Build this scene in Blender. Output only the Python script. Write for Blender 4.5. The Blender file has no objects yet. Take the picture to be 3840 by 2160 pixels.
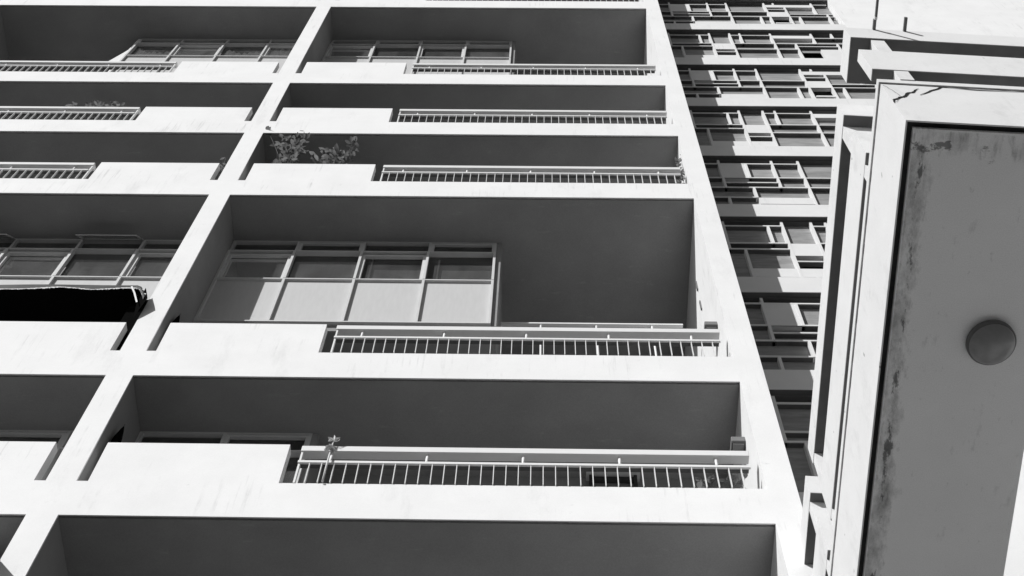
import bpy, bmesh, math, random
from mathutils import Vector, Matrix
random.seed(7)
S = bpy.context.scene
C = S.collection

# ------------------------------------------------------------------ camera
cam = bpy.data.cameras.new("camera"); camo = bpy.data.objects.new("camera", cam); C.objects.link(camo)
cam.sensor_width = 36.0; cam.lens = 50.0; cam.clip_start = 0.1; cam.clip_end = 2000
YAW, PITCH, ROLL = -0.0438, 1.1238, -0.0489
cy, sy, cp, sp = math.cos(YAW), math.sin(YAW), math.cos(PITCH), math.sin(PITCH)
fw = Vector((sy*cp, cy*cp, sp)); rt = Vector((cy, -sy, 0)); dn = fw.cross(rt)
cr, sr = math.cos(ROLL), math.sin(ROLL)
r2 = cr*rt + sr*dn; d2 = -sr*rt + cr*dn
M = Matrix.Identity(4)
for i in range(3):
    M[i][0] = r2[i]; M[i][1] = -d2[i]; M[i][2] = -fw[i]
camo.matrix_world = M
S.camera = camo

# ------------------------------------------------------------------ sky and sun
w = bpy.data.worlds.new("World"); S.world = w; w.use_nodes = True
nt = w.node_tree; nt.nodes.clear()
SUN = Vector((0.98, 1.0, -0.92)).normalized()
EL = math.asin(-SUN.z); AZ = math.atan2(-SUN.x, -SUN.y)
sky = nt.nodes.new("ShaderNodeTexSky"); sky.sky_type = 'NISHITA'; sky.sun_disc = False
sky.sun_elevation = EL; sky.sun_rotation = AZ % (2*math.pi); sky.air_density = 1.0; sky.dust_density = 1.0
bwn = nt.nodes.new("ShaderNodeRGBToBW")          # black-and-white film
bg = nt.nodes.new("ShaderNodeBackground"); bg.inputs[1].default_value = 0.05
wo = nt.nodes.new("ShaderNodeOutputWorld")
nt.links.new(sky.outputs[0], bwn.inputs[0]); nt.links.new(bwn.outputs[0], bg.inputs[0]); nt.links.new(bg.outputs[0], wo.inputs[0])
sl = bpy.data.lights.new("sun", 'SUN'); sl.energy = 4.7; sl.angle = math.radians(0.5); sl.color = (1, 1, 1)
so = bpy.data.objects.new("sun", sl); C.objects.link(so)
so.rotation_euler = SUN.to_track_quat('-Z', 'Y').to_euler(); so.location = (-20, -20, 40)
S.view_settings.view_transform = 'Standard'; S.view_settings.look = 'None'
S.view_settings.exposure = 0.0; S.view_settings.gamma = 1.0

# ------------------------------------------------------------------ materials
def mat(name, base, rough=0.8, var=0.0, scale=2.0, stretch=(1, 1, 1), spec=0.3, bump=0.0, bscale=60,
        stain=0.0, stain_scale=1.0, stain_stretch=(1, 1, 1), stain_col=None, lo=0.55, hi=0.75, metal=0.0, speck=0.0, streak=0.0, grain=0.0, scuff=0.0):
    m = bpy.data.materials.new(name); m.use_nodes = True
    n = m.node_tree.nodes; l = m.node_tree.links
    b = n["Principled BSDF"]; b.inputs["Roughness"].default_value = rough
    b.inputs["Specular IOR Level"].default_value = spec; b.inputs["Metallic"].default_value = metal
    b.inputs["Base Color"].default_value = (base, base, base, 1)
    tc = n.new("ShaderNodeNewGeometry")
    last = None
    def noise(sc, st, det=6, rg=0.6):
        mp = n.new("ShaderNodeMapping"); mp.inputs["Scale"].default_value = st
        l.new(tc.outputs["Position"], mp.inputs[0])
        t = n.new("ShaderNodeTexNoise"); t.inputs["Scale"].default_value = sc; t.inputs["Detail"].default_value = det
        t.inputs["Roughness"].default_value = rg
        l.new(mp.outputs[0], t.inputs["Vector"]); return t.outputs["Fac"]
    def mr(x, a, b_, c, d):
        q = n.new("ShaderNodeMapRange"); q.inputs[1].default_value = a; q.inputs[2].default_value = b_
        q.inputs[3].default_value = c; q.inputs[4].default_value = d; q.clamp = True
        l.new(x, q.inputs[0]); return q.outputs[0]
    def mul(a, b_):
        q = n.new("ShaderNodeMath"); q.operation = 'MULTIPLY'; l.new(a, q.inputs[0])
        if isinstance(b_, (int, float)): q.inputs[1].default_value = b_
        else: l.new(b_, q.inputs[1])
        return q.outputs[0]
    if var:
        last = mr(noise(scale, stretch), 0.3, 0.7, base*(1-var), base*(1+var))
    if stain:
        f = mr(noise(stain_scale, stain_stretch, 8, 0.7), lo, hi, 1.0, 1.0-stain)
        last = mul(f, base if last is None else last)
    if speck:
        f = mr(noise(speck, (1, 1, 1), 2, 0.5), 0.74, 0.78, 1.0, 0.45)
        last = mul(f, base if last is None else last)
    if streak:      # rain runs: narrow vertical marks, in patches
        f1 = mr(noise(5.0, (3.2, 3.2, 0.16), 5, 0.6), 0.56, 0.74, 0.0, 1.0)
        f2 = mr(noise(0.9, (1, 1, 1.6), 4, 0.6), 0.50, 0.68, 0.0, streak)
        ff = mul(f1, f2); q = n.new("ShaderNodeMath"); q.operation = 'SUBTRACT'; q.inputs[0].default_value = 1.0; l.new(ff, q.inputs[1])
        f3 = mr(noise(2.6, (1.0, 1.0, 3.0), 9, 0.75), 0.66, 0.70, 1.0, 1.0-streak*0.55)
        last = mul(mul(q.outputs[0], f3), base if last is None else last)
    if scuff:
        last = mul(mr(noise(3.0, (0.6, 2.2, 1), 9, 0.75), 0.60, 0.72, 1.0, 1.0+scuff), base if last is None else last)
    if grain:
        last = mul(mr(noise(70, (1, 1, 1), 2, 0.6), 0.3, 0.7, 1.0-grain, 1.0+grain), base if last is None else last)
    if last is not None: l.new(last, b.inputs["Base Color"])
    if bump:
        bp = n.new("ShaderNodeBump"); bp.inputs["Strength"].default_value = bump; bp.inputs["Distance"].default_value = 0.01
        l.new(noise(bscale, (1, 1, 1), 4), bp.inputs["Height"]); l.new(bp.outputs[0], b.inputs["Normal"])
    return m

WHITE = mat("white_plaster", 0.80, 0.85, 0.035, 1.6, bump=0.15, bscale=40, stain=0.16, stain_scale=1.3, stain_stretch=(1.6, 1, 0.45), lo=0.57, hi=0.80, streak=0.30, grain=0.022)
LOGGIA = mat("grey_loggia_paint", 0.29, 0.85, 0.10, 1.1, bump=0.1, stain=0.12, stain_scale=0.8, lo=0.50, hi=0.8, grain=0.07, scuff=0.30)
SCREENW = mat("white_screen_concrete", 0.72, 0.85, 0.05, 1.5, streak=0.2)
BOARD = mat("weathered_board", 0.29, 0.8, 0.22, 2.2, (1, 1, 5), stain=0.3, stain_scale=1.2, stain_stretch=(0.8, 1, 3.5), lo=0.5, hi=0.72)
SHADE_TONE = mat("underside_shade", 0.10, 0.7, 0.25, 4.0, (0.3, 1, 6))  # dark tone imitating the shade under screen bars, bands and lower rails
UNDER = mat("dark_raw_concrete", 0.13, 0.9, 0.15, 4.0, speck=18)
RAILM = mat("white_painted_steel", 0.76, 0.45, 0.02, 6.0, spec=0.4)
FRAME = mat("window_frame_paint", 0.60, 0.5, 0.05, 6.0)
PANEL = mat("frosted_panel", 0.54, 0.5, 0.04, 3.0, (6, 1, 1))
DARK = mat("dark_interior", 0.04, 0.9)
CURT = mat("curtain_cloth", 0.85, 0.9, 0.05, 5.0, (6, 1, 0.6))
BLIND = mat("blind_cloth", 0.44, 0.9, 0.08, 2.0, (8, 1, 0.5))
BLACK = mat("black_tarpaulin", 0.006, 1.0, spec=0.0)
FRAY = mat("frayed_white_hem", 0.75, 0.9)
LEAF = mat("leaf", 0.15, 0.25, 0.5, 9.0, spec=0.7)
_n = LEAF.node_tree.nodes; _l = LEAF.node_tree.links
_t = _n.new("ShaderNodeBsdfTranslucent"); _t.inputs[0].default_value = (0.34, 0.34, 0.34, 1)
_m = _n.new("ShaderNodeMixShader"); _m.inputs[0].default_value = 0.33
_o = [x for x in _n if x.type == 'OUTPUT_MATERIAL'][0]
_l.new(_n["Principled BSDF"].outputs[0], _m.inputs[1]); _l.new(_t.outputs[0], _m.inputs[2]); _l.new(_m.outputs[0], _o.inputs[0])
STEM = mat("stem", 0.10, 0.8)
STRAW = mat("dried_straw", 0.62, 0.9, 0.2, 30)
BOXM = mat("grey_metal_box", 0.16, 0.6, 0.1, 4)
LAMPB = mat("lamp_base_paint", 0.13, 0.5)
LAMPG = mat("frosted_lamp_glass", 0.22, 0.3, 0.08, 20, spec=0.5)
GROOVE = mat("stained_groove", 0.03, 0.95, 0.5, 5)
CRACK = mat("crack_shadow", 0.01, 0.95)
GROUND = mat("asphalt", 0.085, 0.9, 0.12, 0.8)
ROOF = mat("roof_gravel", 0.3, 0.95, 0.1, 6)

def wing_mat():
    m = mat("weathered_white_concrete", 0.74, 0.85, 0.035, 2.5, bump=0.12, bscale=50, stain=0.22, stain_scale=1.7,
            stain_stretch=(1.3, 1.3, 0.9), lo=0.54, hi=0.78, speck=11, streak=0.22, grain=0.02)
    return m
WING = wing_mat()

def soffit_mat():
    # painted plaster, damp-stained and peeling in patches along two of its edges
    m = bpy.data.materials.new("stained_canopy_soffit"); m.use_nodes = True
    n = m.node_tree.nodes; l = m.node_tree.links; b = n["Principled BSDF"]
    b.inputs["Roughness"].default_value = 0.9; b.inputs["Specular IOR Level"].default_value = 0.2
    g = n.new("ShaderNodeTexCoord")
    sep = n.new("ShaderNodeSeparateXYZ"); l.new(g.outputs["UV"], sep.inputs[0])
    def math_(op, a, c):
        q = n.new("ShaderNodeMath"); q.operation = op
        for i, x in enumerate((a, c)):
            if isinstance(x, (int, float)): q.inputs[i].default_value = x
            else: l.new(x, q.inputs[i])
        return q.outputs[0]
    def mr(x, a, b_, c, d):
        q = n.new("ShaderNodeMapRange"); q.inputs[1].default_value = a; q.inputs[2].default_value = b_
        q.inputs[3].default_value = c; q.inputs[4].default_value = d; q.clamp = True; l.new(x, q.inputs[0]); return q.outputs[0]
    def noise(sc, det=8, rg=0.65, st=(1, 1, 1)):
        mp = n.new("ShaderNodeMapping"); mp.inputs["Scale"].default_value = st; l.new(g.outputs["UV"], mp.inputs[0])
        t = n.new("ShaderNodeTexNoise"); t.inputs["Scale"].default_value = sc; t.inputs["Detail"].default_value = det
        t.inputs["Roughness"].default_value = rg; l.new(mp.outputs[0], t.inputs["Vector"]); return t.outputs["Fac"]
    edge = math_('MAXIMUM', mr(sep.outputs[0], 0.05, 0.42, 1.0, 0.0), mr(sep.outputs[1], 0.05, 0.62, 1.0, 0.0))
    bump_ = lambda x, a, b_, c, d: math_('MULTIPLY', mr(x, a, b_, 0.0, 1.0), mr(x, c, d, 1.0, 0.0))
    edge2 = math_('MAXIMUM', bump_(sep.outputs[0], 0.085, 0.125, 0.15, 0.20), math_('MULTIPLY', bump_(sep.outputs[1], 0.08, 0.17, 0.22, 0.36), mr(sep.outputs[0], 0.6, 0.9, 1.0, 0.55)))
    cloud = mr(noise(1.2), 0.3, 0.7, 0.82, 0.88)
    smear = math_('MAXIMUM', bump_(sep.outputs[0], 0.05, 0.07, 0.17, 0.26), math_('MULTIPLY', bump_(sep.outputs[1], 0.05, 0.08, 0.18, 0.34), 0.75))
    st1 = mr(math_('ADD', noise(4.0, 9, 0.7, (1, 0.45, 1)), math_('MULTIPLY', smear, 0.19)), 0.60, 0.80, 1.0, 0.52)
    st1 = math_('MULTIPLY', st1, mr(math_('ADD', noise(16.0, 8, 0.7, (1, 0.4, 1)), math_('MULTIPLY', smear, 0.12)), 0.62, 0.74, 1.0, 0.72))
    peel_l = mr(math_('ADD', noise(6.5, 10, 0.72, (1.0, 0.32, 1)), math_('MULTIPLY', bump_(sep.outputs[0], 0.085, 0.12, 0.15, 0.19), 0.17)), 0.675, 0.72, 1.0, 0.30)
    peel_t = mr(math_('ADD', noise(4.5, 10, 0.66, (0.8, 1.1, 1)), math_('MULTIPLY', math_('MULTIPLY', bump_(sep.outputs[1], 0.10, 0.17, 0.20, 0.32), mr(sep.outputs[0], 0.5, 0.8, 1.0, 0.4)), 0.19)), 0.685, 0.72, 1.0, 0.34)
    st2 = math_('MULTIPLY', peel_l, peel_t)
    grain = mr(noise(110, 2), 0.3, 0.7, 0.93, 1.07)
    out = math_('MULTIPLY', math_('MULTIPLY', cloud, st1), math_('MULTIPLY', st2, grain))
    l.new(out, b.inputs["Base Color"])
    return m
SOFFIT = soffit_mat()

def glass_mat(name, tint, blend=0.12):
    m = bpy.data.materials.new(name); m.use_nodes = True
    n = m.node_tree.nodes; l = m.node_tree.links
    for x in list(n): n.remove(x)
    o = n.new("ShaderNodeOutputMaterial"); t = n.new("ShaderNodeBsdfTransparent"); t.inputs[0].default_value = (tint, tint, tint, 1)
    g = n.new("ShaderNodeBsdfGlossy"); g.inputs["Roughness"].default_value = 0.03; g.inputs[0].default_value = (0.9, 0.9, 0.9, 1)
    f = n.new("ShaderNodeFresnel"); f.inputs[0].default_value = 1.5
    mx = n.new("ShaderNodeMixShader"); l.new(f.outputs[0], mx.inputs[0]); l.new(t.outputs[0], mx.inputs[1]); l.new(g.outputs[0], mx.inputs[2])
    df = n.new("ShaderNodeBsdfDiffuse"); df.inputs[0].default_value = (0.5, 0.5, 0.5, 1)
    m2 = n.new("ShaderNodeMixShader"); tc = n.new("ShaderNodeNewGeometry"); tx = n.new("ShaderNodeTexNoise"); tx.inputs["Scale"].default_value = 1.6; tx.inputs["Detail"].default_value = 3
    mp = n.new("ShaderNodeMapping"); mp.inputs["Scale"].default_value = (2.5, 1, 0.8); l.new(tc.outputs["Position"], mp.inputs[0]); l.new(mp.outputs[0], tx.inputs["Vector"])
    q = n.new("ShaderNodeMapRange"); q.inputs[1].default_value = 0.3; q.inputs[2].default_value = 0.75; q.inputs[3].default_value = 0.05; q.inputs[4].default_value = 0.15; l.new(tx.outputs["Fac"], q.inputs[0])
    l.new(q.outputs[0], m2.inputs[0]); l.new(mx.outputs[0], m2.inputs[1]); l.new(df.outputs[0], m2.inputs[2])
    l.new(m2.outputs[0], o.inputs[0]); return m
GLASS = glass_mat("window_glass", 0.93)

# ------------------------------------------------------------------ mesh helpers
class MB:
    """collects shapes and links them as ONE mesh object"""
    def __init__(s, T=None): s.v = []; s.f = []; s.T = T; s.uv = None
    def add(s, vs, fs):
        o = len(s.v); s.v += [tuple(s.T(*p)) if s.T else tuple(p) for p in vs]; s.f += [tuple(i+o for i in f) for f in fs]; return s
    def box(s, x0, x1, y0, y1, z0, z1):
        return s.add([(x0,y0,z0),(x1,y0,z0),(x1,y1,z0),(x0,y1,z0),(x0,y0,z1),(x1,y0,z1),(x1,y1,z1),(x0,y1,z1)],
                     [(0,3,2,1),(4,5,6,7),(0,1,5,4),(1,2,6,5),(2,3,7,6),(3,0,4,7)])
    def quad(s, a, b, c, d): return s.add([a, b, c, d], [(0, 1, 2, 3)])
    def tube(s, pts, r, n=8):
        P = [Vector(p) for p in pts]; vs = []; fs = []
        for i, p in enumerate(P):
            t = (P[min(i+1, len(P)-1)]-P[max(i-1, 0)]).normalized()
            a = t.orthogonal().normalized(); b = t.cross(a)
            rr = r[i] if isinstance(r, (list, tuple)) else r
            vs += [p+a*rr*math.cos(2*math.pi*k/n)+b*rr*math.sin(2*math.pi*k/n) for k in range(n)]
        for i in range(len(P)-1):
            fs += [(i*n+k, i*n+(k+1) % n, (i+1)*n+(k+1) % n, (i+1)*n+k) for k in range(n)]
        fs += [tuple(range(n-1, -1, -1)), tuple((len(P)-1)*n+k for k in range(n))]
        return s.add(vs, fs)
    def lathe(s, prof, cx, cy_, n=48):
        vs = []; fs = []
        for r, z in prof: vs += [(cx+r*math.cos(2*math.pi*k/n), cy_+r*math.sin(2*math.pi*k/n), z) for k in range(n)]
        for i in range(len(prof)-1):
            fs += [(i*n+k, i*n+(k+1) % n, (i+1)*n+(k+1) % n, (i+1)*n+k) for k in range(n)]
        return s.add(vs, fs)
    def build(s, name, m, parent=None, bevel=0.0, smooth=False, label=None):
        me = bpy.data.meshes.new(name); me.from_pydata(s.v, [], s.f)
        bm = bmesh.new(); bm.from_mesh(me)
        if bevel:
            bmesh.ops.bevel(bm, geom=[e for e in bm.edges if e.is_manifold], offset=bevel, segments=1, affect='EDGES')
        bmesh.ops.recalc_face_normals(bm, faces=bm.faces); bm.to_mesh(me); bm.free()
        me.materials.append(m)
        if smooth:
            for p in me.polygons: p.use_smooth = True
        o = bpy.data.objects.new(name, me); C.objects.link(o)
        if parent: o.parent = parent
        if label: o["label"] = label
        return o
def tag(o, label, cat, group=None):
    o["label"] = label; o["category"] = cat
    if group: o["group"] = group
    return o
def thing(name, label, cat, group=None):
    o = bpy.data.objects.new(name, None); C.objects.link(o); o.empty_display_size = 0.3
    return tag(o, label, cat, group)
def structure(o): o["kind"] = "structure"; return o
def part_copy(o, parent, loc):
    c = o.copy(); C.objects.link(c); c.parent = parent; c.location = loc; return c

# ------------------------------------------------------------------ ground
structure(MB().add([(-400,-400,-1.6),(400,-400,-1.6),(400,400,-1.6),(-400,400,-1.6)], [(0,1,2,3)]).build("ground", GROUND))

# ------------------------------------------------------------------ main apartment building
D = 8.575; Z0 = 12.3077
def Z(k): return Z0+3*k
XA, XB, XC, XD = -5.349, -5.012, 2.4775, 2.8038
XL0, XL1 = -13.25, -12.93
YW = 9.385
bld = thing("apartment_building", "white apartment block with deep grey loggias, railings and double-height balcony bays", "building")
LEV = [-4, -3, -1, 0, 1, 3, 4, 5, 7, 8]
TOPZ = Z(9)
# the columns are full-height wall fins
for (x0, x1, yb) in ((XA, XB, 13.5), (XL0, XL1, 13.5)):
    MB().box(x0, x1, D, D+0.022, -1.6, TOPZ).build("column", WHITE, bld)
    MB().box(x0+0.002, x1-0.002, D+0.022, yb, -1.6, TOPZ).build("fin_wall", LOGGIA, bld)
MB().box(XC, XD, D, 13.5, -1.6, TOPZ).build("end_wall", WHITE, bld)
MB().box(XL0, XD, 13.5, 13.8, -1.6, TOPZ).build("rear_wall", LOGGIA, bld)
MB().box(XL0-0.1, XD+0.0, D+0.2, 13.8, TOPZ+0.002, TOPZ+0.3).build("roof", ROOF, bld)
bays = ((XL1, XA), (XB, XC))
for k in LEV:
    z = Z(k)
    for (x0, x1) in bays:
        b = MB(); b.box(x0, x1, D, D+0.16, z+0.04, z+0.64); b.box(x0, x1, D, D+0.014, z, z+0.04)
        b.build("floor_band", WHITE, bld)
        if k >= -1:
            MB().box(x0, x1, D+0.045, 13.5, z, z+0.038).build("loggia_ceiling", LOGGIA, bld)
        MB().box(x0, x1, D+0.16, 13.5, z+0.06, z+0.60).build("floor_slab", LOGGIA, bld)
for k in (0, 1, 3, 4, 5, 7):
    z = Z(k)
    for (x0, x1) in ((-4.885, -2.805), (-7.505, -5.478)):
        MB().box(x0, x1, D, D+0.12, z+0.64, z+1.43).build("parapet_panel", WHITE, bld)

# ---- balcony railings
BAL_STUFF = MB()
def railing(k, side):
    z = Z(k)
    if side > 0:
        x0, x1 = -2.665, 2.375; bx0, bx1 = -2.80, 2.45
        posts = [-2.317+1.0795*i for i in range(5)]; bals = [-2.53+0.1366*i for i in range(36)]
    else:
        x0, x1 = -12.88, -7.61; bx0, bx1 = -12.92, -7.52
        posts = [-7.932-1.0777*i for i in range(5)]; bals = [-7.743-0.1345*i for i in range(38)]
    r = MB().box(bx0, bx1, D+0.03, D+0.08, z+0.662, z+0.690).build("balcony_railing", RAILM, bld)
    MB().box(x0, x1, D+0.002, D+0.115, z+1.307, z+1.413).build("handrail", RAILM, r, bevel=0.004)
    MB().box(x0, x1-0.015 if side > 0 else x1-0.03, D+0.002, D+0.030, z+1.069, z+1.110).build("lower_rail", RAILM, r)
    MB().box(x0+0.002, x1-0.032, D+0.0305, D+0.085, z+1.072, z+1.106).build("rail_shade", SHADE_TONE, r)  # dark strip painting the shade below the lower rail
    for x in posts:
        MB().tube([(x, D+0.048, z+1.1055), (x, D+0.052, z+1.310)], 0.017, 12).build("post", RAILM, r, smooth=True)
    ex = x0+0.005 if side > 0 else x1-0.027
    MB().box(ex, ex+0.022, D+0.018, D+0.062, z+0.688, z+1.309).build("end_post", RAILM, r)
    if side > 0 and k in (0, 1):
        proto = None
        for x in bals:
            if proto is None:
                proto = MB().box(-0.0045, 0.0045, D+0.008, D+0.042, z+0.688, z+1.068).build("baluster", RAILM, r); proto.location = (x, 0, 0)
            else: part_copy(proto, r, (x, 0, 0))
    else:
        for x in bals: BAL_STUFF.box(x-0.0045, x+0.0045, D+0.008, D+0.042, z+0.688, z+1.068)
for k in (0, 1, 3, 4, 5, 7):
    railing(k, 1)
    if k >= 3: railing(k, -1)
bs = BAL_STUFF.build("balusters", RAILM, bld); bs["kind"] = "stuff"

# ---- windows
def window(xs, zs, kinds, bottom=2.97, sash=(), curtains=(), blinds=(), side=None):
    """band of glazing hung from the loggia ceiling at zs; xs are the mullion lines"""
    y = YW; f = MB(); x0, x1 = xs[0], xs[-1]
    f.box(x0, x1, y, y+0.07, zs-0.034, zs-0.001)
    f.box(x0, x1, y-0.045, y+0.05, zs-0.495, zs-0.472)
    if bottom > 1.6:
        f.box(x0, x1, y-0.045, y+0.05, zs-1.545, zs-1.518)
        f.box(x0, x1, y-0.05, y+0.07, zs-bottom-0.03, zs-bottom)
    for i, x in enumerate(xs):
        a = -0.02 if 0 < i < len(xs)-1 else (0.0 if i == 0 else -0.04)
        f.box(x+a, x+a+0.04, y-0.008, y+0.068, zs-0.472, zs-0.035)
        f.box(x+a, x+a+0.04, y-0.05, y+0.03, zs-1.517 if bottom > 1.6 else zs-bottom, zs-0.496)
        if bottom > 1.6: f.box(x+a, x+a+0.04, y-0.05, y+0.029, zs-bottom+0.001, zs-1.546)
    w_ = f.build("window", FRAME, bld)
    for i in range(len(xs)-1):
        a, b = xs[i]+0.021, xs[i+1]-0.021
        kd = kinds[i % len(kinds)]
        if kd[0] == 'o':      # transom light open, hinged at its foot
            hy, hz, ty, tz = y-0.012, zs-0.055, y-0.245, zs-0.40
            q = MB()
            for (u0, u1, v0, v1) in ((a, b, 0, .10), (a, b, .90, 1), (a, a+.03, .10, .90), (b-.03, b, .10, .90)):
                p = lambda u, v: (u, hy+(ty-hy)*v, hz+(tz-hz)*v)
                q.add([p(u0,v0),p(u1,v0),p(u1,v1),p(u0,v1)]+[(c[0],c[1]-0.0,c[2]+0.03) for c in (p(u0,v0),p(u1,v0),p(u1,v1),p(u0,v1))],
                      [(0,1,2,3),(7,6,5,4),(0,4,5,1),(1,5,6,2),(2,6,7,3),(3,7,4,0)])
            os_ = q.build("open_sash", FRAME, w_)
            MB().quad(*[(c[0], c[1], c[2]+0.012) for c in (p(a+.03,.1), p(b-.03,.1), p(b-.03,.9), p(a+.03,.9))]).build("sash_pane", GLASS, w_)
        elif kd[0] == 's':
            q = MB(); zt, zb = zs-0.052, zs-0.471
            q.box(a,b,y+0.0,y+0.045,zt-0.05,zt); q.box(a,a+.05,y,y+0.045,zb,zt-.05); q.box(b-.05,b,y,y+0.045,zb,zt-.05)
            q.build("sash", FRAME, w_)
        if kd[0] != 'o':
            MB().quad((a,y+0.052,zs-0.471),(b,y+0.052,zs-0.471),(b,y+0.052,zs-0.052),(a,y+0.052,zs-0.052)).build("pane", GLASS, w_)
        zt = zs-0.497; zb = (zs-1.517 if bottom > 1.6 else zs-bottom)
        if kd[1] == 's':
            q = MB(); q.box(a,b,y-0.01,y+0.045,zt-0.105,zt-0.05); q.box(a,a+.055,y-0.01,y+0.045,zb,zt-.105); q.box(b-.055,b,y-0.01,y+0.045,zb,zt-.105)
            q.build("sash", FRAME, w_)
        MB().quad((a,y+0.052,zb),(b,y+0.052,zb),(b,y+0.052,zt),(a,y+0.052,zt)).build("pane", GLASS, w_)
        c = kd[2] if len(kd) > 2 else '-'
        if c == 'c' or c == 'h':      # gathered curtain
            q = MB(); n = 40; ph = random.random()*6
            w0 = a if c == 'c' else a+(b-a)*0.02
            pts = [(w0+(b-w0)*t/n, y+0.10+0.020*math.sin(t*1.15+ph)+0.012*math.sin(t*0.37+ph*2)) for t in range(n+1)]
            vs = []; fs = []
            for (px, py) in pts: vs += [(px, py, zb), (px, py, zt-(0.0 if c == 'c' else 0.35*abs(math.sin((px-a)/(b-a)*3.1))))]
            for t in range(n): fs.append((2*t, 2*t+2, 2*t+3, 2*t+1))
            q.add(vs, fs).build("curtain", CURT, w_, smooth=True)
        elif c == 'b':
            MB().box(a, b, y+0.10, y+0.105, zb, zt-0.10).build("blind", BLIND, w_)
        elif c == 'p':                # half-drawn blind
            MB().box(a+0.22, b, y+0.10, y+0.105, zb, zb+(zt-zb)*0.62).build("blind", BLIND, w_)
            MB().box(a+0.14, a+0.165, y+0.09, y+0.115, zb, zt).build("inner_frame", FRAME, w_)
        if bottom > 1.6:
            MB().box(a, b, y+0.0, y+0.03, zs-bottom+0.001, zs-1.547).build("panel", PANEL, w_)
    return w_
RX = [XB+0.001, -3.932, -2.85, -1.777, -0.695]
LXs = [-9.62, -8.59, -7.51, -6.475, XA-0.001]
def duplex(k_top, right, left):
    zs = Z(k_top)
    window(RX, zs, right); window(LXs, zs, left)
    for (x0, x1, xs) in ((XB, XC, -0.695), (XL1, XA, -9.62)):
        s_ = 1 if x0 == XB else -1
        a, b = (XB+0.002, -0.615) if s_ > 0 else (-9.70, XA-0.002)
        # the cheek wall of the glazed box and the slab below it
        cx0, cx1 = (-0.693, -0.613) if s_ > 0 else (-9.702, -9.622)
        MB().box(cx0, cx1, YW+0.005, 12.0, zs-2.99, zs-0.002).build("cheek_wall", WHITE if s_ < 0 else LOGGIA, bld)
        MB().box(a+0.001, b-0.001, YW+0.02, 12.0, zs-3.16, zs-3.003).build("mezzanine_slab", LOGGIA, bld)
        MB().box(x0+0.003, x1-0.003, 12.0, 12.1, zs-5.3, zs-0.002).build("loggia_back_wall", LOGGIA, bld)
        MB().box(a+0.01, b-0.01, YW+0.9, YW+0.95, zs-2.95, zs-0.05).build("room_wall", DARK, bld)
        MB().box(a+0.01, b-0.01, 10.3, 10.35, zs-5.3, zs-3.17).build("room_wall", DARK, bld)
duplex(3, ['-sb', 's-b', '-sp', 's-p'], ['osb', '-sp', 'o-b', '-sb'])
duplex(7, ['-s-', 's--', '-s-', 's-b'], ['--h', '-sb', '--h', '-sc'])
for k in (0, 3, 4):
    zs = Z(k+1)
    for (x0, x1) in bays:
        MB().box(x0+0.003, x1-0.003, 10.0, 10.1, zs-2.4, zs-0.002).build("loggia_back_wall", LOGGIA, bld)
zs = Z(1)
window([XB+0.001, -3.93, -2.83], zs, ['---', 's--'], bottom=2.30)
window([-7.5, -5.90, XA-0.001], zs, ['s--', '---'], bottom=2.30)
for (a, b) in ((XB+0.01, -2.85), (-7.49, XA-0.01)):
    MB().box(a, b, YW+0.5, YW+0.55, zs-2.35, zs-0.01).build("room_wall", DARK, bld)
MB().box(-2.83, -2.75, YW+0.001, 10.0, zs-2.35, zs-0.003).build("cheek_wall", LOGGIA, bld)
MB().box(-7.58, -7.50, YW+0.001, 10.0, zs-2.35, zs-0.003).build("cheek_wall", LOGGIA, bld)
# door frame in the back wall behind the lowest railing
q = MB(); zb = Z(0)+0.62
q.box(0.62, 1.30, 9.86, 9.999, zs-0.075, zs-0.055)
q = q.build("door", FRAME, bld); MB().box(0.702, 1.218, 9.95, 9.99, zb, zs-0.2).build("door_leaf", BOXM, q)
MB().box(0.66, 0.70, 9.90, 9.998, zb, zs-0.076).box(1.22, 1.26, 9.90, 9.998, zb, zs-0.076).box(0.702, 1.218, 9.90, 9.998, zs-0.19, zs-0.12).build("door_frame", DARK, q)
# mezzanine rails at the back of the duplex loggias
for k in (3, 7):
    zz = Z(k)-3
    r = MB().box(-0.58, 2.20, 9.86, 9.92, zz+1.04, zz+1.075).build("mezzanine_rail", RAILM, bld)
    for x in (0.034, 0.88, 1.727): MB().tube([(x, 9.89, zz+0.0), (x, 9.89, zz+1.042)], 0.016, 10).build("post", RAILM, r)
    MB().box(-0.612, XC-0.003, 9.95, 12.0, zz-0.16, zz-0.003).build("mezzanine_slab", LOGGIA, bld)
# wall vents in the end wall's inner face
for (y0, y1, z0_, z1_) in ((9.55, 9.60, 19.99, 20.27), (9.58, 9.62, 19.36, 19.63)):
    MB().box(XC-0.02, XC-0.002, y0, y1, z0_, z1_).build("wall_bracket", BOXM, bld)

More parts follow.
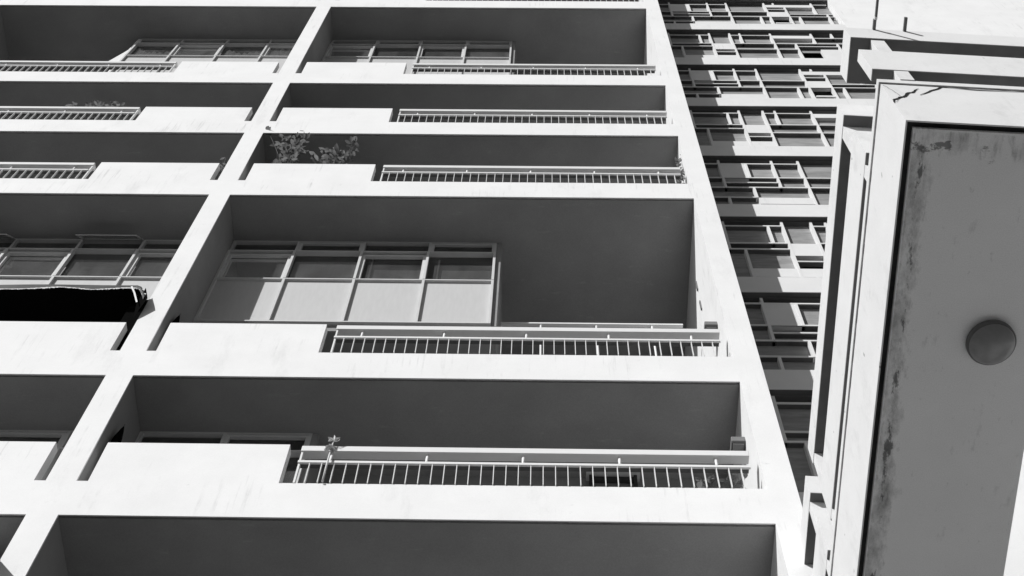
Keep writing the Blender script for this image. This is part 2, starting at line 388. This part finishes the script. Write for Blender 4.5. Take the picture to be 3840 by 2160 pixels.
# ------------------------------------------------------------------ neighbouring block with the gridded screens
scr = thing("screen_building", "block with gridded white concrete screens rising behind the right edge of the loggia building", "building")
YM = 9.57; YS = 9.655; G = 0.2541; XG = 3.208; GZ = 0.245
def xi(i): return XG+G*i
PAT_A = dict(
  v=[(1,0,4),(1,4,6),(1,8,10),(3,1,4),(3,6,8),(5,0,6),(7,0,10),(10,6,10),(11,0,10),(12,0,1),(13,2,10),(14,6,10),(16,0,5),(17,5,10)],
  h=[(0,-1.6,18),(1,-1.6,7),(1,16,18),(4,-1.6,11),(5,1,5),(5,13,18),(6,-1.6,18),(8,-1.6,3),(3,11,13)],
  p=[(1,3,1,4),(3,7,8,9.2),(11,16,1,2),(11,13,4,6)], o=[(11,13,6,10),(11,13,2,4),(3,7,9.2,10)], rail=(11.2,12.8,8.2))
PAT_B = dict(
  v=[(0,0,5),(1,5,10),(3,1,4),(4,0,10),(6,0,10),(7,0,4),(10,0,10),(12,4,10),(14,0,4),(16,0,2),(16,4,10),(5,9.4,10)],
  h=[(0,-1.6,18),(1,-1.6,4),(1,6,10),(4,-1.6,4),(4,6,18),(5,-1.6,4),(5,12,16),(6,6,12),(7,4,6),(2,14,17),(6,16,18)],
  p=[(4,6,4,6),(1,6,8.1,9.4),(10,14,1,2),(14,16,6,10)], o=[(4,6,6,8.1),(-1.6,6,9.4,10),(12,14,6,10)], rail=None)
BAND0 = 16.89; BP = 3.0433
for k in range(-4, 8):
    zb = BAND0+BP*k
    MB().box(XD+0.004, 7.72, YM, YS+0.2, zb, zb+0.545).build("floor_band", SCREENW, scr)
    zs = zb+BP
    P = PAT_A if (k % 2 == 0) else PAT_B
    lat = MB(); bar_shade = MB()
    X0 = XD+0.006; X1 = 7.70
    cl = lambda x: max(X0, min(X1, x))
    hz = {}
    for (j, i0, i1) in P['h']:
        z = zs-GZ*j
        if j == 0: bar_shade.box(cl(xi(i0)), cl(xi(i1)), YS+0.002, YS+0.092, zs-0.045, zs-0.009)
        else:
            lat.box(cl(xi(i0)), cl(xi(i1))-0.046, YS, YS+0.014, z, z+0.036)
            bar_shade.box(cl(xi(i0)), cl(xi(i1))-0.046, YS+0.0142, YS+0.092, z+0.001, z+0.034)  # bar body behind the white nosing, coloured dark as its underside shade
    for (i, j0, j1) in P['v']:
        x = xi(i); zt = zs-GZ*j0 if j0 else zs-0.046
        zl = zs-GZ*j1+0.001 if j1 < 10 else zb+0.546
        lat.box(x-0.045, x, YS-0.002, YS+0.094, zl, zt)
    la = lat.build("facade_screen", SCREENW, scr)
    bar_shade.build("bar_shade", SHADE_TONE, la)
    MB().box(XD+0.006, 7.715, YM+0.012, YS+0.19, zs-0.006, zs-0.0015).build("soffit_shade", SHADE_TONE, scr)  # thin dark sheet that paints shade under the band
    for (i0, i1, j0, j1) in P['p']:
        MB().box(xi(i0)-0.0, xi(i1)-0.046, YS+0.003, YS+0.090, zs-GZ*j1, zs-GZ*j0).build("solid_panel", SCREENW, la)
    # boards behind the lattice, leaving the loggia openings free
    js = sorted(set([0, 10.2]+[j for (a, b, c, d) in P['o'] for j in (c, d)])); xs_ = sorted(set([-1.6, 17.75]+[i for (a, b, c, d) in P['o'] for i in (a, b)]))
    q = MB()
    for a, b in zip(xs_[:-1], xs_[1:]):
        for c_, d_ in zip(js[:-1], js[1:]):
            if any(o[0] <= a+.01 and b-.01 <= o[1] and o[2] <= c_+.01 and d_-.01 <= o[3] for o in P['o']): continue
            q.quad((cl(xi(a)), YS+0.088, zs-GZ*d_), (cl(xi(b)), YS+0.088, zs-GZ*d_), (cl(xi(b)), YS+0.088, zs-GZ*c_), (cl(xi(a)), YS+0.088, zs-GZ*c_))
    q.build("boarding", BOARD, la)
    if P['rail']:
        a, b, j = P['rail']; MB().box(xi(a), xi(b), YS+0.02, YS+0.05, zs-GZ*j-0.04, zs-GZ*j+0.04).build("rail", SCREENW, la)
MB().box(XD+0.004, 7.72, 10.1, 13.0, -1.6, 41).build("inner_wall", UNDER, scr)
MB().box(7.72, 22, YM-0.003, 13.0, -1.6, 44).build("blank_wall", WHITE, scr)
MB().box(XD+0.004, 7.72, YM+0.3, 10.1, 40.0, 41).build("roof", ROOF, scr)

# ------------------------------------------------------------------ concrete canopy structure at right
wing = thing("concrete_canopy", "tall weathered concrete canopy frame with cracked white fascia, nearest at the right", "canopy")
WX, WY = 2.5707, 3.2548
def T(u, v, z): return (WX+u+0.0167*v, WY+0.05*u+v, z)
ZC = 9.594; ZT = 10.50; U1 = 1.20; V1 = 5.29
fa = MB(T); fa.box(0, 0.13, 0, V1, ZC+0.05, ZT); fa.box(0.13, 2.0, 0, 0.13, ZC+0.05, ZT-0.0)
fa.box(0, 0.012, 0, V1, ZC, ZC+0.05); fa.box(0.012, 2.0, 0, 0.012, ZC, ZC+0.05)
fas = fa.build("fascia", WING, wing)
mo = MB(T); mo.box(-0.012, 0.0, -0.012, V1, ZT-0.055, ZT+0.02); mo.box(0.0, 2.0, -0.012, 0.0, ZT-0.055, ZT+0.02)
mo.box(0, 2.0, 0.0, 0.131, ZT+0.001, ZT+0.02); mo.box(0, 0.131, 0.132, V1, ZT+0.001, ZT+0.02)
mo.build("coping", WING, wing)
g_ = MB(T); g_.box(0.012, 2.0, 0.012, 0.058, ZC+0.035, ZC+0.049); g_.box(0.012, 0.058, 0.058, V1, ZC+0.035, ZC+0.049)
g_.build("drip_groove", GROOVE, wing)
sf = MB(T); sf.box(0.058, U1, 0.058, V1, ZC, ZC+0.2)
so_ = sf.build("soffit", SOFFIT, wing)
me = so_.data; uvl = me.uv_layers.new(name="UVMap")
for lp in me.loops:
    co = me.vertices[lp.vertex_index].co
    v = co.y-WY; u = co.x-WX-0.0167*v; v -= 0.05*u
    uvl.data[lp.index].uv = (u, v)
MB(T).box(U1, 2.0, 0.132, 0.5, ZC, ZC+0.2).build("soffit_return", SOFFIT, wing)
# cracks and the joint under the coping
def crack(pts, wd):
    q = MB(T); y = -0.004
    for i in range(len(pts)-1):
        (u0, z0_), (u1, z1_) = pts[i], pts[i+1]
        dx, dz = u1-u0, z1_-z0_; L = math.hypot(dx, dz); nx, nz = -dz/L*wd[i]/2, dx/L*wd[i]/2; mx, mz = -dz/L*wd[i+1]/2, dx/L*wd[i+1]/2
        q.quad((u0-nx, y, z0_-nz), (u1-mx, y, z1_-mz), (u1+mx, y, z1_+mz), (u0+nx, y, z0_+nz))
    return q.build("crack", CRACK, fas)
CR = []   # filled from the measured crack outline
CRK1 = [(0.004,9.975),(0.013,10.048),(0.05,10.081),(0.081,10.121),(0.111,10.135),(0.16,10.232),(0.203,10.248),(0.227,10.306),(0.27,10.359)]
CRK2 = [(0.242,10.193),(0.282,10.236),(0.352,10.32),(0.408,10.366),(0.457,10.429),(0.581,10.415),(0.73,10.40),(1.087,10.415),(1.9,10.42)]
random.seed(3)
def jag(p, n=3, a=0.006):
    o = []
    for i in range(len(p)-1):
        for t in range(n):
            s = t/n; o.append((p[i][0]+(p[i+1][0]-p[i][0])*s+random.uniform(-a, a)*(t > 0), p[i][1]+(p[i+1][1]-p[i][1])*s+random.uniform(-a, a)*(t > 0)))
    return o+[p[-1]]
c1_ = jag(CRK1); crack(c1_, [0.006+0.017*math.sin(math.pi*i/(len(c1_)-1))**0.8+random.uniform(-.004,.004) for i in range(len(c1_))])
c2_ = jag(CRK2, 3, 0.003); crack(c2_, [0.004+0.014*min(1, i/6) if i < 13 else 0.013-0.004*math.sin(i) for i in range(len(c2_))])
jl = jag([(-0.003, ZT-0.062), (0.5, ZT-0.065), (1.0, ZT-0.062), (1.9, ZT-0.066)], 14, 0.003); crack(jl, [random.uniform(0.002, 0.008) for _ in jl])
c3_ = jag([(0.012, 10.40), (0.03, 10.36), (0.06, 10.26), (0.085, 10.13), (0.02, 9.99)], 4, 0.006); crack(c3_, [0.003]*len(c3_))
c4_ = jag([(0.10, 10.47), (0.14, 10.44), (0.20, 10.435)], 4, 0.004); crack(c4_, [0.014, 0.012]+[0.004]*(len(c4_)-2))
q = MB(T); 
for i in range(60):
    a = V1*i/60; b = V1*(i+1)/60; h = random.uniform(0.002, 0.007)
    q.quad((-0.003, a, ZT-0.064-h), (-0.003, b, ZT-0.064-h), (-0.003, b, ZT-0.064+h*.4), (-0.003, a, ZT-0.064+h*.4))
q.build("joint_line", CRACK, fas)
Z2 = 11.616; Z2T = 11.915; S1B, S1T = 10.685, 11.214
# front end of the frame
MB(T).box(0, 2.0, -0.033, 0.365, Z2+0.006, Z2T).build("roof_beam", WING, wing)
MB(T).box(0.004, 1.996, -0.029, 0.361, Z2-0.004, Z2+0.0055).build("underside", UNDER, wing)  # plates under the white beams: raw speckled finish plus shade put into the colour
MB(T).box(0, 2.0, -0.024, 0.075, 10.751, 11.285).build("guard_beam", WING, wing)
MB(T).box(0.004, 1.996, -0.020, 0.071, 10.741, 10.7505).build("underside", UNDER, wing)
MB(T).box(0.131, U1, 0.132, V1, ZC+0.21, ZC+0.26).build("added_unseen_slab", UNDER, wing)  # unseen dark slab added to stop sunlight bouncing onto the beams above
for (u, L_) in ((0.240, 0.09), (0.250, 0.24), (0.500, 0.12)):
    a = 0.024 if L_ < 0.2 else 0.018
    v_ = -0.034 if L_ < 0.2 else -0.145
    MB(T).box(u, u+a, v_-L_, v_, 11.885, 11.912).build("rain_spout", UNDER, wing)
MB(T).box(0.246, 0.268, -0.146, -0.122, 11.88, 11.918).build("spout_collar", WING, wing)
MB(T).box(0.167, 0.277, -0.020, 0.15, ZT+0.021, Z2-0.005).build("pier", WING, wing)
# two bays further back
for (v0, v1, vend) in ((0.645, 4.15, 4.02), (4.475, 5.40, None)):
    MB(T).box(0, U1, v0, v1, Z2+0.006, Z2T).build("roof_slab", WING, wing)
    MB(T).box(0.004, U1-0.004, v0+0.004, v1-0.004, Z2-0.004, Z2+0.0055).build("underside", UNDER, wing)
    g = MB(T); g.box(0, 0.10, v0, v1, S1B+0.006, S1T); g.box(0.10, U1, v0+0.002, v0+0.10, S1B+0.006, S1T); g.build("guard_beam", WING, wing)
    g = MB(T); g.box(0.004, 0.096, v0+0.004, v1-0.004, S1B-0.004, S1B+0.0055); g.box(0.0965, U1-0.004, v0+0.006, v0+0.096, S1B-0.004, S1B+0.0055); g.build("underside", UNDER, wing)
    MB(T).box(0.003, U1-0.003, v0+0.101, v0+0.205, ZT+0.022, Z2-0.005).build("cross_wall", WING, wing)
    if vend: MB(T).box(0.003, U1-0.003, vend, vend+0.1, ZT+0.022, Z2-0.005).build("cross_wall", WING, wing)
for (u, v) in ((0.2, 0.3), (1.0, 0.3), (0.2, 4.9), (1.0, 4.9)):
    MB(T).box(u-0.12, u+0.12, v+0.3-0.12, v+0.3+0.12, -1.6, ZC-0.001 if v > 9 else -1.0).build("footing", UNDER, wing)

# lamp on the canopy ceiling
lx, ly = 3.4099, 4.9982
lamp = thing("ceiling_lamp", "round dome lamp fixed under the stained grey ceiling of the canopy", "lamp")
MB().lathe([(0.05, ZC-0.001), (0.178, ZC-0.001), (0.184, ZC-0.012), (0.184, ZC-0.050), (0.176, ZC-0.058), (0.160, ZC-0.060)], lx, ly, 64).build("base_ring", LAMPB, lamp, smooth=True)
prof = [(0.172*math.cos(t), ZC-0.052-0.075*math.sin(t)) for t in [i*math.pi/2/14 for i in range(15)]]
prof[-1] = (0.001, prof[-1][1])
MB().lathe(prof, lx, ly, 64).build("glass_dome", LAMPG, lamp, smooth=True)

# wall beyond the canopy
tag(MB().box(4.3, 16, 8.50, 8.75, -1.6, 14.7).build("side_wall", WHITE), "plain white wall glimpsed beyond the right edge of the canopy", "wall")

# ------------------------------------------------------------------ tarpaulins
def tarp(dy, dz, label):
    t = thing("tarpaulin", label, "tarpaulin")
    t.location = (0, dy, dz)
    rnd = random.Random(5)
    n = 110; x0, x1 = -12.9, -5.362
    xs = [x0+(x1-x0)*i/n for i in range(n+1)]
    def rp(x):
        a = max(0.0, (x+5.54)/0.178)
        return (x, 8.485+0.006*math.sin(x*3)-0.015*a, 17.665+0.012*math.sin(x*1.7)+(0.03*(x+6.5) if -6.5 < x else 0)-0.36*a**1.3)
    rope = [rp(x) for x in xs]
    s_ = MB(); vs = []; fs = []; m = 6
    for (x, y, z) in rope:
        for j in range(m+1):
            a = j/m; vs.append((x, y+0.80*a, z+0.36*a-0.05*math.sin(math.pi*a)+0.008*math.sin(x*4+j)))
    for i in range(n):
        for j in range(m): a = i*(m+1)+j; fs.append((a, a+m+1, a+m+2, a+1))
    s_.add(vs, fs)
    P = [(-5.42, 8.468, 17.58), (-5.335, 8.456, 17.33), (-5.300, 8.45, 17.21), (-5.36, 8.50, 16.98), (-5.40, 8.55, 16.80), (-5.46, 8.53, 17.2)]
    s_.add(P, [(0, 1, 2, 3, 4, 5)])
    s_.box(-5.66, -5.365, 8.72, 8.735, 15.96, 17.72)
    s_.build("sheet", BLACK, t)
    # turned-over hem and frayed edge
    dr = [0.125+0.035*math.sin(x*2.3)+0.012*math.sin(x*6.1+1)+(0.07*max(0, 1-abs(x+6.2)/0.45)) for x in xs]
    h = MB(); fr = MB(); vs = []; hv = []
    for (x, y, z), d_ in zip(rope, dr): vs += [(x, y-0.002, z+0.004), (x, y-0.022, z-0.5*d_), (x, y-0.012, z-d_)]
    h.add(vs, [(3*i+a, 3*i+3+a, 3*i+4+a, 3*i+1+a) for i in range(n) for a in (0, 1)])
    h.build("hem", mat("grey_hem", 0.05, 0.7, 0.6, 3), t)
    for i in range(n*4):
        u = i/(n*4); j = min(int(u*n), n-1); x = x0+(x1-x0)*u; w_ = (x1-x0)/(n*4)
        zt = rope[j][2]-dr[j]; y = rope[j][1]-0.014
        d_ = 0.012+rnd.random()*0.022+0.018*max(0, math.sin(x*5.3))
        fr.quad((x, y, zt+0.012), (x+w_*1.05, y, zt+0.012), (x+w_*(0.6+0.5*rnd.random()), y-0.004, zt-d_), (x+w_*0.3*rnd.random(), y-0.004, zt-d_*rnd.random()))
    c = [(-5.64, 8.47, 17.62), (-5.55, 8.464, 17.42), (-5.43, 8.455, 17.10)]
    for a, b in zip(c[:-1], c[1:]): fr.quad(a, b, (b[0]+0.02, b[1]-0.003, b[2]+0.01), (a[0]+0.022, a[1]-0.003, a[2]+0.01))
    fr.build("frayed_edge", FRAY, t)
    return t
tarp(0, 0, "black tarpaulin with frayed white hem hung over the left balcony beside the column")

t = thing("unseen_awning", "added unseen cover one duplex lower, just past the bottom left corner, shading the column foot", "unseen_awning")
q = MB(); q.add([(-12.8,8.275,11.9),(-5.62,8.275,11.76),(-5.335,8.275,11.44),(-5.60,8.275,10.9),(-12.8,8.275,10.9)], [(0,1,2,3,4)]); q.build("unseen_valance", BLIND, t)  # out of view; outline shaped so its shadow falls on the column
MB().quad((-12.8,8.28,11.9), (-5.62,8.28,11.76), (-5.62,9.3,12.2), (-12.8,9.3,12.25)).build("added_sheet", BLIND, t)

# ------------------------------------------------------------------ metal boxes on the end wall
for (x0, y0, z0_, h, lab) in ((2.31, 8.94, 14.52, 0.26, "small grey metal box on the end wall above the lowest visible railing"),
                              (2.30, 8.94, 17.56, 0.26, "small grey metal box on the end wall beside the double-height loggia")):
    t = thing("metal_box", lab, "box", "grey boxes on the end wall")
    MB().box(x0, XC-0.001, y0, y0+0.30, z0_, z0_+0.10).build("case", BOXM, t, bevel=0.006)
    MB().box(x0+0.02, XC-0.02, y0+0.03, y0+0.27, z0_-0.03, z0_).build("cover", BOXM, t)

# ------------------------------------------------------------------ plants
def leaf(mb, p, d, L, W, droop):
    d = d.normalized(); s_ = d.cross(Vector((random.uniform(-.4,.4), random.uniform(-.4,.4), 1))).normalized(); nrm = s_.cross(d)
    pts = []
    for t, w_ in ((0, .12), (.25, .8), (.55, 1), (.8, .62), (1, .05)):
        c = p+d*L*t+Vector((0, 0, -1))*droop*L*t*t
        pts.append((c-s_*W*w_/2+nrm*W*.12*w_, c, c+s_*W*w_/2+nrm*W*.12*w_))
    vs = [q for tr in pts for q in tr]; fs = []
    for i in range(4):
        fs += [(3*i, 3*i+1, 3*i+4, 3*i+3), (3*i+1, 3*i+2, 3*i+5, 3*i+4)]
    mb.add(vs, fs)
def plant(name, label, cat, stems, base, leaves, L, W, seed, group=None, spread=0.09, start=0.25):
    random.seed(seed)
    t = thing(name, label, cat, group)
    st = MB(); fo = MB()
    for tip, cnt in zip(stems, leaves):
        b = Vector(base)+Vector((random.uniform(-.08,.08), random.uniform(-.04,.04), 0)); tip = Vector(tip); mid = (b+tip)/2+Vector((random.uniform(-.06,.06), random.uniform(-.05,.05), .03))
        P = [b*(1-u)**2+mid*2*u*(1-u)+tip*u*u for u in [i/8 for i in range(9)]]
        st.tube(P, [0.009-0.006*i/8 for i in range(9)], 6)
        for _ in range(cnt):
            u = start+(1-start)*random.random()**0.7; i = min(int(u*8), 7); p = P[i].lerp(P[i+1], u*8-i)
            a = random.random()*6.28; d = Vector((math.cos(a), 0.8*math.sin(a), random.uniform(-.2, .9)))
            leaf(fo, p+Vector((random.uniform(-spread,spread), random.uniform(-spread,spread)*.6, random.uniform(-spread,spread)))*.5, d, L*random.uniform(.7,1.25), W*random.uniform(.8,1.2), random.uniform(0,.5))
    st.build("stem", STEM, t); fo.build("foliage", LEAF, t, smooth=True)
    return t
G1 = "plants on the balconies"
plant("balcony_plant", "tall leafy shrub with a long bare shoot behind the white parapet, nearest the column", "plant",
      [(-4.97,8.60,24.50),(-4.58,8.66,24.55),(-4.42,8.66,24.45),(-4.26,8.64,24.20),(-4.62,8.66,24.2),(-4.24,8.66,23.9),(-4.5,8.66,23.85),(-4.3,8.7,23.55),(-4.58,8.7,23.4)], (-4.42,8.80,22.9), [9,15,15,15,13,15,15,13,12], 0.14, 0.066, 11, G1, start=0.62, spread=0.12)
plant("balcony_plant", "low broad-leaved shrub behind the white parapet, right of the tall shrub", "plant",
      [(-3.92,8.66,23.35),(-3.74,8.66,23.65),(-3.58,8.66,23.6),(-3.36,8.66,24.10),(-3.30,8.66,23.5),(-3.65,8.68,23.4),(-3.40,8.7,23.35)], (-3.58,8.80,22.6), [12,13,13,13,12,12,12], 0.145, 0.072, 23, G1, start=0.66, spread=0.12)
plant("balcony_plant", "small climbing plant at the right end of a railing, against the end wall", "plant",
      [(2.44,8.72,23.75),(2.40,8.68,23.4),(2.42,8.70,22.9),(2.36,8.7,22.6)], (2.40,8.74,22.0), [8,10,14,12], 0.09, 0.04, 31, G1, spread=0.06, start=0.2)
plant("balcony_plant", "dark bushy plant behind the balusters at the right end of the lowest railing", "plant",
      [(1.75,8.85,13.35),(1.9,8.85,13.6),(2.05,8.85,13.5),(2.2,8.85,13.62),(2.3,8.85,13.55),(2.0,8.85,13.3),(2.2,8.85,13.25)], (2.05,8.95,12.95), [16]*7, 0.11, 0.06, 41, G1, spread=0.14, start=0.1)
plant("balcony_plant", "row of low flowering sprigs showing above a handrail of the left bay", "plant",
      [(-9.08,8.72,26.22),(-8.80,8.72,26.28),(-8.70,8.72,26.40),(-8.60,8.72,26.32),(-8.35,8.72,26.38),(-8.2,8.72,26.30),(-8.1,8.72,26.22),(-8.5,8.72,26.15)], (-8.5,8.8,25.3), [7,8,9,8,8,8,6,6], 0.10, 0.05, 51, G1, spread=0.06, start=0.85)
plant("balcony_plant", "thin sprig in the slot between the left parapet and the column", "plant",
      [(-5.52,8.72,23.4),(-5.42,8.70,23.0),(-5.46,8.70,22.8)], (-5.42,8.72,22.0), [5,6,5], 0.10, 0.035, 61, G1, spread=0.04, start=0.3)
# folded parasols leaning beside the column
for (zt, lab) in ((14.50, "dark folded parasol tip above the big parapet of the lowest balcony"), (17.45, "dark folded parasol tip above the parapet of the double-height balcony")):
    t = thing("folded_parasol", lab, "parasol", "folded parasols")
    px_ = -4.935 if zt < 15 else -4.955
    n = 12; prof = [(0.004, zt), (0.020, zt-0.10), (0.040, zt-0.26), (0.055, zt-0.5), (0.045, zt-0.9), (0.02, zt-1.0)]
    vs = []; fs = []
    for r_, z_ in prof: vs += [(px_+r_*(1+0.25*(k % 2))*math.cos(2*math.pi*k/n), 8.82+r_*(1+0.25*(k % 2))*math.sin(2*math.pi*k/n), z_) for k in range(n)]
    for a in range(len(prof)-1): fs += [(a*n+k, a*n+(k+1) % n, (a+1)*n+(k+1) % n, (a+1)*n+k) for k in range(n)]
    MB().add(vs, fs).build("folded_cloth", BLACK, t)
    MB().tube([(px_, 8.82, zt-1.55), (px_, 8.82, zt+0.03)], 0.008, 8).build("pole", BOXM, t)
# added white shape standing in for a sunlit patch of wall
t = thing("sunlit_patch", "small white triangle imitating a sunlit patch beside the top left window", "added_sheet")
MB().add([(-9.625,9.34,32.35),(-9.625,9.34,31.0),(-10.0,9.36,31.0),(-9.86,9.35,31.35),(-9.70,9.345,32.0),
          (-9.625,9.352,32.35),(-9.625,9.352,31.0),(-10.0,9.372,31.0),(-9.86,9.362,31.35),(-9.70,9.357,32.0)],
         [(0,1,2,3,4),(9,8,7,6,5),(0,5,6,1),(1,6,7,2),(2,7,8,3),(3,8,9,4),(4,9,5,0)]).build("added_sheet", FRAY, t)  # bright triangle in place of sunlight on the back wall
# dried ornament tied to the lowest railing
t = thing("dried_flower_stick", "pale dried flower on a thin stick tied to the left end of the lowest railing", "ornament")
MB().tube([(-2.327,8.55,12.95),(-2.322,8.535,13.3),(-2.318,8.53,13.5),(-2.312,8.53,13.74),(-2.303,8.53,13.83)], [0.012,0.012,0.011,0.009,0.004], 8).build("stick", STRAW, t, smooth=True)
q = MB(); random.seed(9)
for i in range(26):
    a = random.random()*6.28; leaf(q, Vector((-2.318,8.53,13.58)), Vector((math.cos(a), math.sin(a)*.6-.4, random.uniform(-.7,.8))), 0.075, 0.05, 0.3)
for a in (0.4, 1.6, 2.7, 3.9, 5.2): leaf(q, Vector((-2.309,8.525,13.76)), Vector((math.cos(a), -.3, math.sin(a))), 0.085, 0.03, 0.1)
q.build("dried_leaves", STRAW, t)
MB().tube([(-2.305+0.06*math.sin(x), 8.52, 13.73+0.05*(1-math.cos(x))-.03*x/3) for x in [i*.35 for i in range(14)]], 0.005, 6).build("tie", STRAW, t)

S.cycles.max_bounces = 8; S.cycles.diffuse_bounces = 5; S.cycles.transparent_max_bounces = 12
